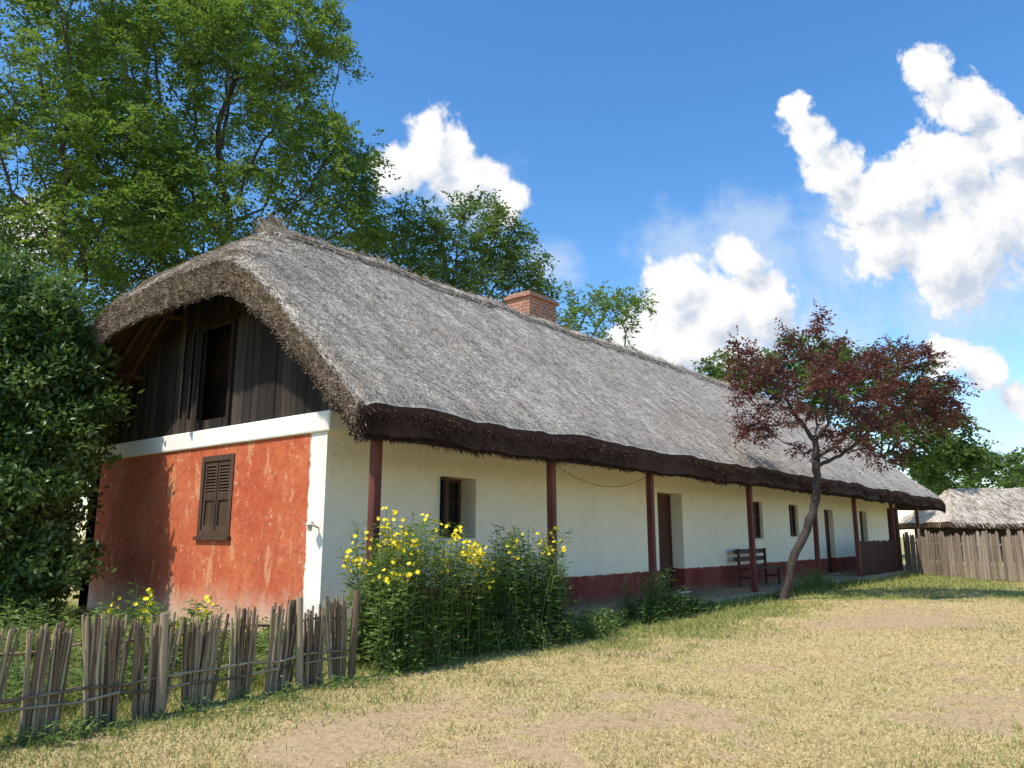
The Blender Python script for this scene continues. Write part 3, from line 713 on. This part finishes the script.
# ---------------------------------------------------------------- far thatched building
barn=empty('thatched_barn')
rv=RV;fv=FV
def bp(a,b,z): q=fv*(46+b)+rv*a;return (q[0],q[1],z)
mb=MB();na,nb=60,20
A=np.linspace(24,50,na);B=np.linspace(-3.4,3.4,nb);AA,BB=np.meshgrid(A,B,indexing='ij')
ZZ=np.minimum(4.35-.68*np.sqrt(BB**2+.1),2.1+(AA-24)*1.1)+.1*vn(AA,BB,3)
pts=fv[None,None]*(46+BB)[...,None]+rv[None,None]*AA[...,None]
G=np.concatenate([pts,ZZ[...,None]],-1);mb.grid(G,0,.4);G2=G.copy();G2[...,2]-=.3;mb.grid(G2,1,.3,flip=True)
for e1,e2 in((G[0],G2[0]),(G[-1],G2[-1]),(G[:,0],G2[:,0]),(G[:,-1],G2[:,-1])): mb.grid(np.stack([e1,e2],1),1,.3)
n=12000;a=rng.uniform(24,50,n);b=rng.uniform(-3.4,0,n);z=np.minimum(4.35-.68*np.sqrt(b**2+.1),2.1+(a-24)*1.1)+.1*vn(a,b,3)
q=fv[None]*(46+b)[:,None]+rv[None]*a[:,None]
dd=np.concatenate([np.repeat(-fv[None],n,0)*.8,-.55*np.ones((n,1))],1)+rng.normal(0,.2,(n,3))
mb.straws(np.concatenate([q,z[:,None]],1),dd,np.array([[0,0,1.]])+0*dd,.4,.035,0,rng.random(n)*.55)
mb.build('barn_roof',[M_thatch,M_under],barn)
mb=MB();
def wallq(a0,b0,a1,b1): mb.add([bp(a0,b0,-.1),bp(a1,b1,-.1),bp(a1,b1,2.3),bp(a0,b0,2.3)],[(0,1,2,3)],0)
wallq(25,-2.7,49.5,-2.7);wallq(25,2.7,49.5,2.7);wallq(25,-2.7,25,2.7);wallq(49.5,-2.7,49.5,2.7)
mb.build('barn_walls',[M_wooddark],barn)

# ---------------------------------------------------------------- sun & sky
EL=math.radians(54);S=np.array([-.96,.20]);S=S/np.linalg.norm(S)
sv=Vector((S[0]*math.cos(EL),S[1]*math.cos(EL),math.sin(EL)))
sl=bpy.data.lights.new('sun','SUN');sl.energy=5.0;sl.angle=math.radians(.53);sl.color=(1,.94,.83)
so=bpy.data.objects.new('sun',sl);sc.collection.objects.link(so);so.rotation_euler=(-sv).to_track_quat('-Z','Y').to_euler();so.location=(-20,10,40)
w=bpy.data.worlds.new('World');sc.world=w;w.use_nodes=True;t=NT(w.node_tree);t.n.clear()
sky=t.node('ShaderNodeTexSky',sky_type='NISHITA',sun_disc=False,sun_elevation=EL,sun_rotation=math.atan2(S[0],S[1]),altitude=100,air_density=1.0,dust_density=.5,ozone_density=1.6)
tc=t.node('ShaderNodeTexCoord');D=tc.outputs['Generated']
def dot(v):
    n=t.node('ShaderNodeVectorMath',operation='DOT_PRODUCT');t.l.new(D,n.inputs[0]);n.inputs[1].default_value=v;return n.outputs['Value']
f=dot((FV[0],FV[1],0));r=dot((RV[0],RV[1],0));zz=dot((0,0,1))
fs=t.math('MAXIMUM',f,.05)
cv=t.node('ShaderNodeCombineXYZ');t.l.new(t.math('DIVIDE',r,fs),cv.inputs[0]);t.l.new(t.math('DIVIDE',zz,fs),cv.inputs[1]);UV=cv.outputs[0]
def uv(px,py):
    yc=(384-py)/F_PX;fw=ct-yc*st;return ((px-512)/F_PX/fw,(yc*ct+st)/fw)
def density(vec,blobs,amp,detail=5,vor=True,nscale=22):
    n1=t.node('ShaderNodeTexNoise',noise_dimensions='2D',ins={'Scale':8,'Detail':1,'Roughness':.5});t.l.new(vec,n1.inputs['Vector'])
    wv=t.node('ShaderNodeVectorMath',operation='MULTIPLY_ADD');t.l.new(n1.outputs['Color'],wv.inputs[0]);wv.inputs[1].default_value=(.04,.04,0);wv.inputs[2].default_value=(-.02,-.02,0)
    ad=t.node('ShaderNodeVectorMath',operation='ADD');t.l.new(vec,ad.inputs[0]);t.l.new(wv.outputs[0],ad.inputs[1]);p=ad.outputs[0]
    cur=None
    for (px,py,rad) in blobs:
        u,v=uv(px,py);R=rad/F_PX
        dn=t.node('ShaderNodeVectorMath',operation='DISTANCE');t.l.new(p,dn.inputs[0]);dn.inputs[1].default_value=(u,v,0)
        q=t.math('MULTIPLY_ADD',dn.outputs['Value'],-1/R,1.0)
        cur=q if cur is None else t.math('SMOOTH_MAX',cur,q,.15)
    nz=t.noise(p,nscale,detail,.66,dim='2D')
    out=t.math('ADD',cur,t.math('MULTIPLY_ADD',nz,amp*1.9,-amp*.95))
    if vor:
        vo=t.node('ShaderNodeTexVoronoi',voronoi_dimensions='2D',feature='F1',ins={'Scale':30,'Detail':2.0,'Roughness':.55});t.l.new(p,vo.inputs['Vector'])
        out=t.math('ADD',out,t.math('MULTIPLY_ADD',vo.outputs['Distance'],-amp*.7,amp*.36))
    return out
cum=[(432,145,52),(395,165,46),(468,175,50),(502,200,32),
 (930,68,38),(962,105,54),(1005,140,54),(950,170,70),(990,215,78),(900,190,56),(865,200,46),(832,168,42),(812,135,38),(800,106,28),(885,240,60),(950,255,72),(1030,210,80),
 (672,290,48),(705,310,56),(752,305,54),(690,340,54),(640,345,46),(735,350,54),(742,258,32),
 (952,358,34),(982,375,28),(1012,398,26),(20,240,60)]
soft=[(850,260,120),(950,300,130),(760,255,100),(690,270,90),(820,330,110),(1000,420,90),(548,262,44),(470,190,70)]
dA=density(UV,cum,.42)
off=t.node('ShaderNodeVectorMath',operation='ADD');t.l.new(UV,off.inputs[0]);off.inputs[1].default_value=(-.024,.036,0)
dB=density(off.outputs[0],cum,.42,3,True)
alpha=t.mr(dA,-.02,.32)
lit=t.mr(t.math('SUBTRACT',dA,dB),-.62,.22)
ccol=t.mix(lit,(.58,.66,.79),(1.0,1.0,1.0))
front=t.math('GREATER_THAN',f,.06)
dS=density(UV,soft,.75,4,False,11);aS=t.mr(dS,.0,.95,0,.62)
bg1=t.node('ShaderNodeBackground',ins={1:.15})
hs=t.node('ShaderNodeHueSaturation',ins={'Hue':.5,'Saturation':1.3,'Value':1.6});t.l.new(sky.outputs[0],hs.inputs['Color']);t.l.new(hs.outputs[0],bg1.inputs[0])
bgs=t.node('ShaderNodeBackground',ins={0:(.68,.80,.95,1),1:1.0})
bg2=t.node('ShaderNodeBackground',ins={1:1.0});t.l.new(ccol,bg2.inputs[0])
m1=t.node('ShaderNodeMixShader');t.l.new(t.math('MULTIPLY',aS,front),m1.inputs[0]);t.l.new(bg1.outputs[0],m1.inputs[1]);t.l.new(bgs.outputs[0],m1.inputs[2])
m2=t.node('ShaderNodeMixShader');t.l.new(t.math('MULTIPLY',alpha,front),m2.inputs[0]);t.l.new(m1.outputs[0],m2.inputs[1]);t.l.new(bg2.outputs[0],m2.inputs[2])
wo=t.node('ShaderNodeOutputWorld');t.l.new(m2.outputs[0],wo.inputs[0])
w.cycles.sampling_method='MANUAL';w.cycles.sample_map_resolution=256
# ---------------------------------------------------------------- camera
cam=bpy.data.cameras.new('camera');cam.lens=F_PX/1024*36;cam.sensor_width=36;cam.clip_end=2000;cam.clip_start=.05
co=bpy.data.objects.new('camera',cam);sc.collection.objects.link(co);co.location=(0,0,EYE);co.rotation_euler=(math.pi/2+PITCH,0,AZ-math.pi/2);sc.camera=co
sc.view_settings.view_transform='Standard';sc.view_settings.look='None';sc.view_settings.exposure=0
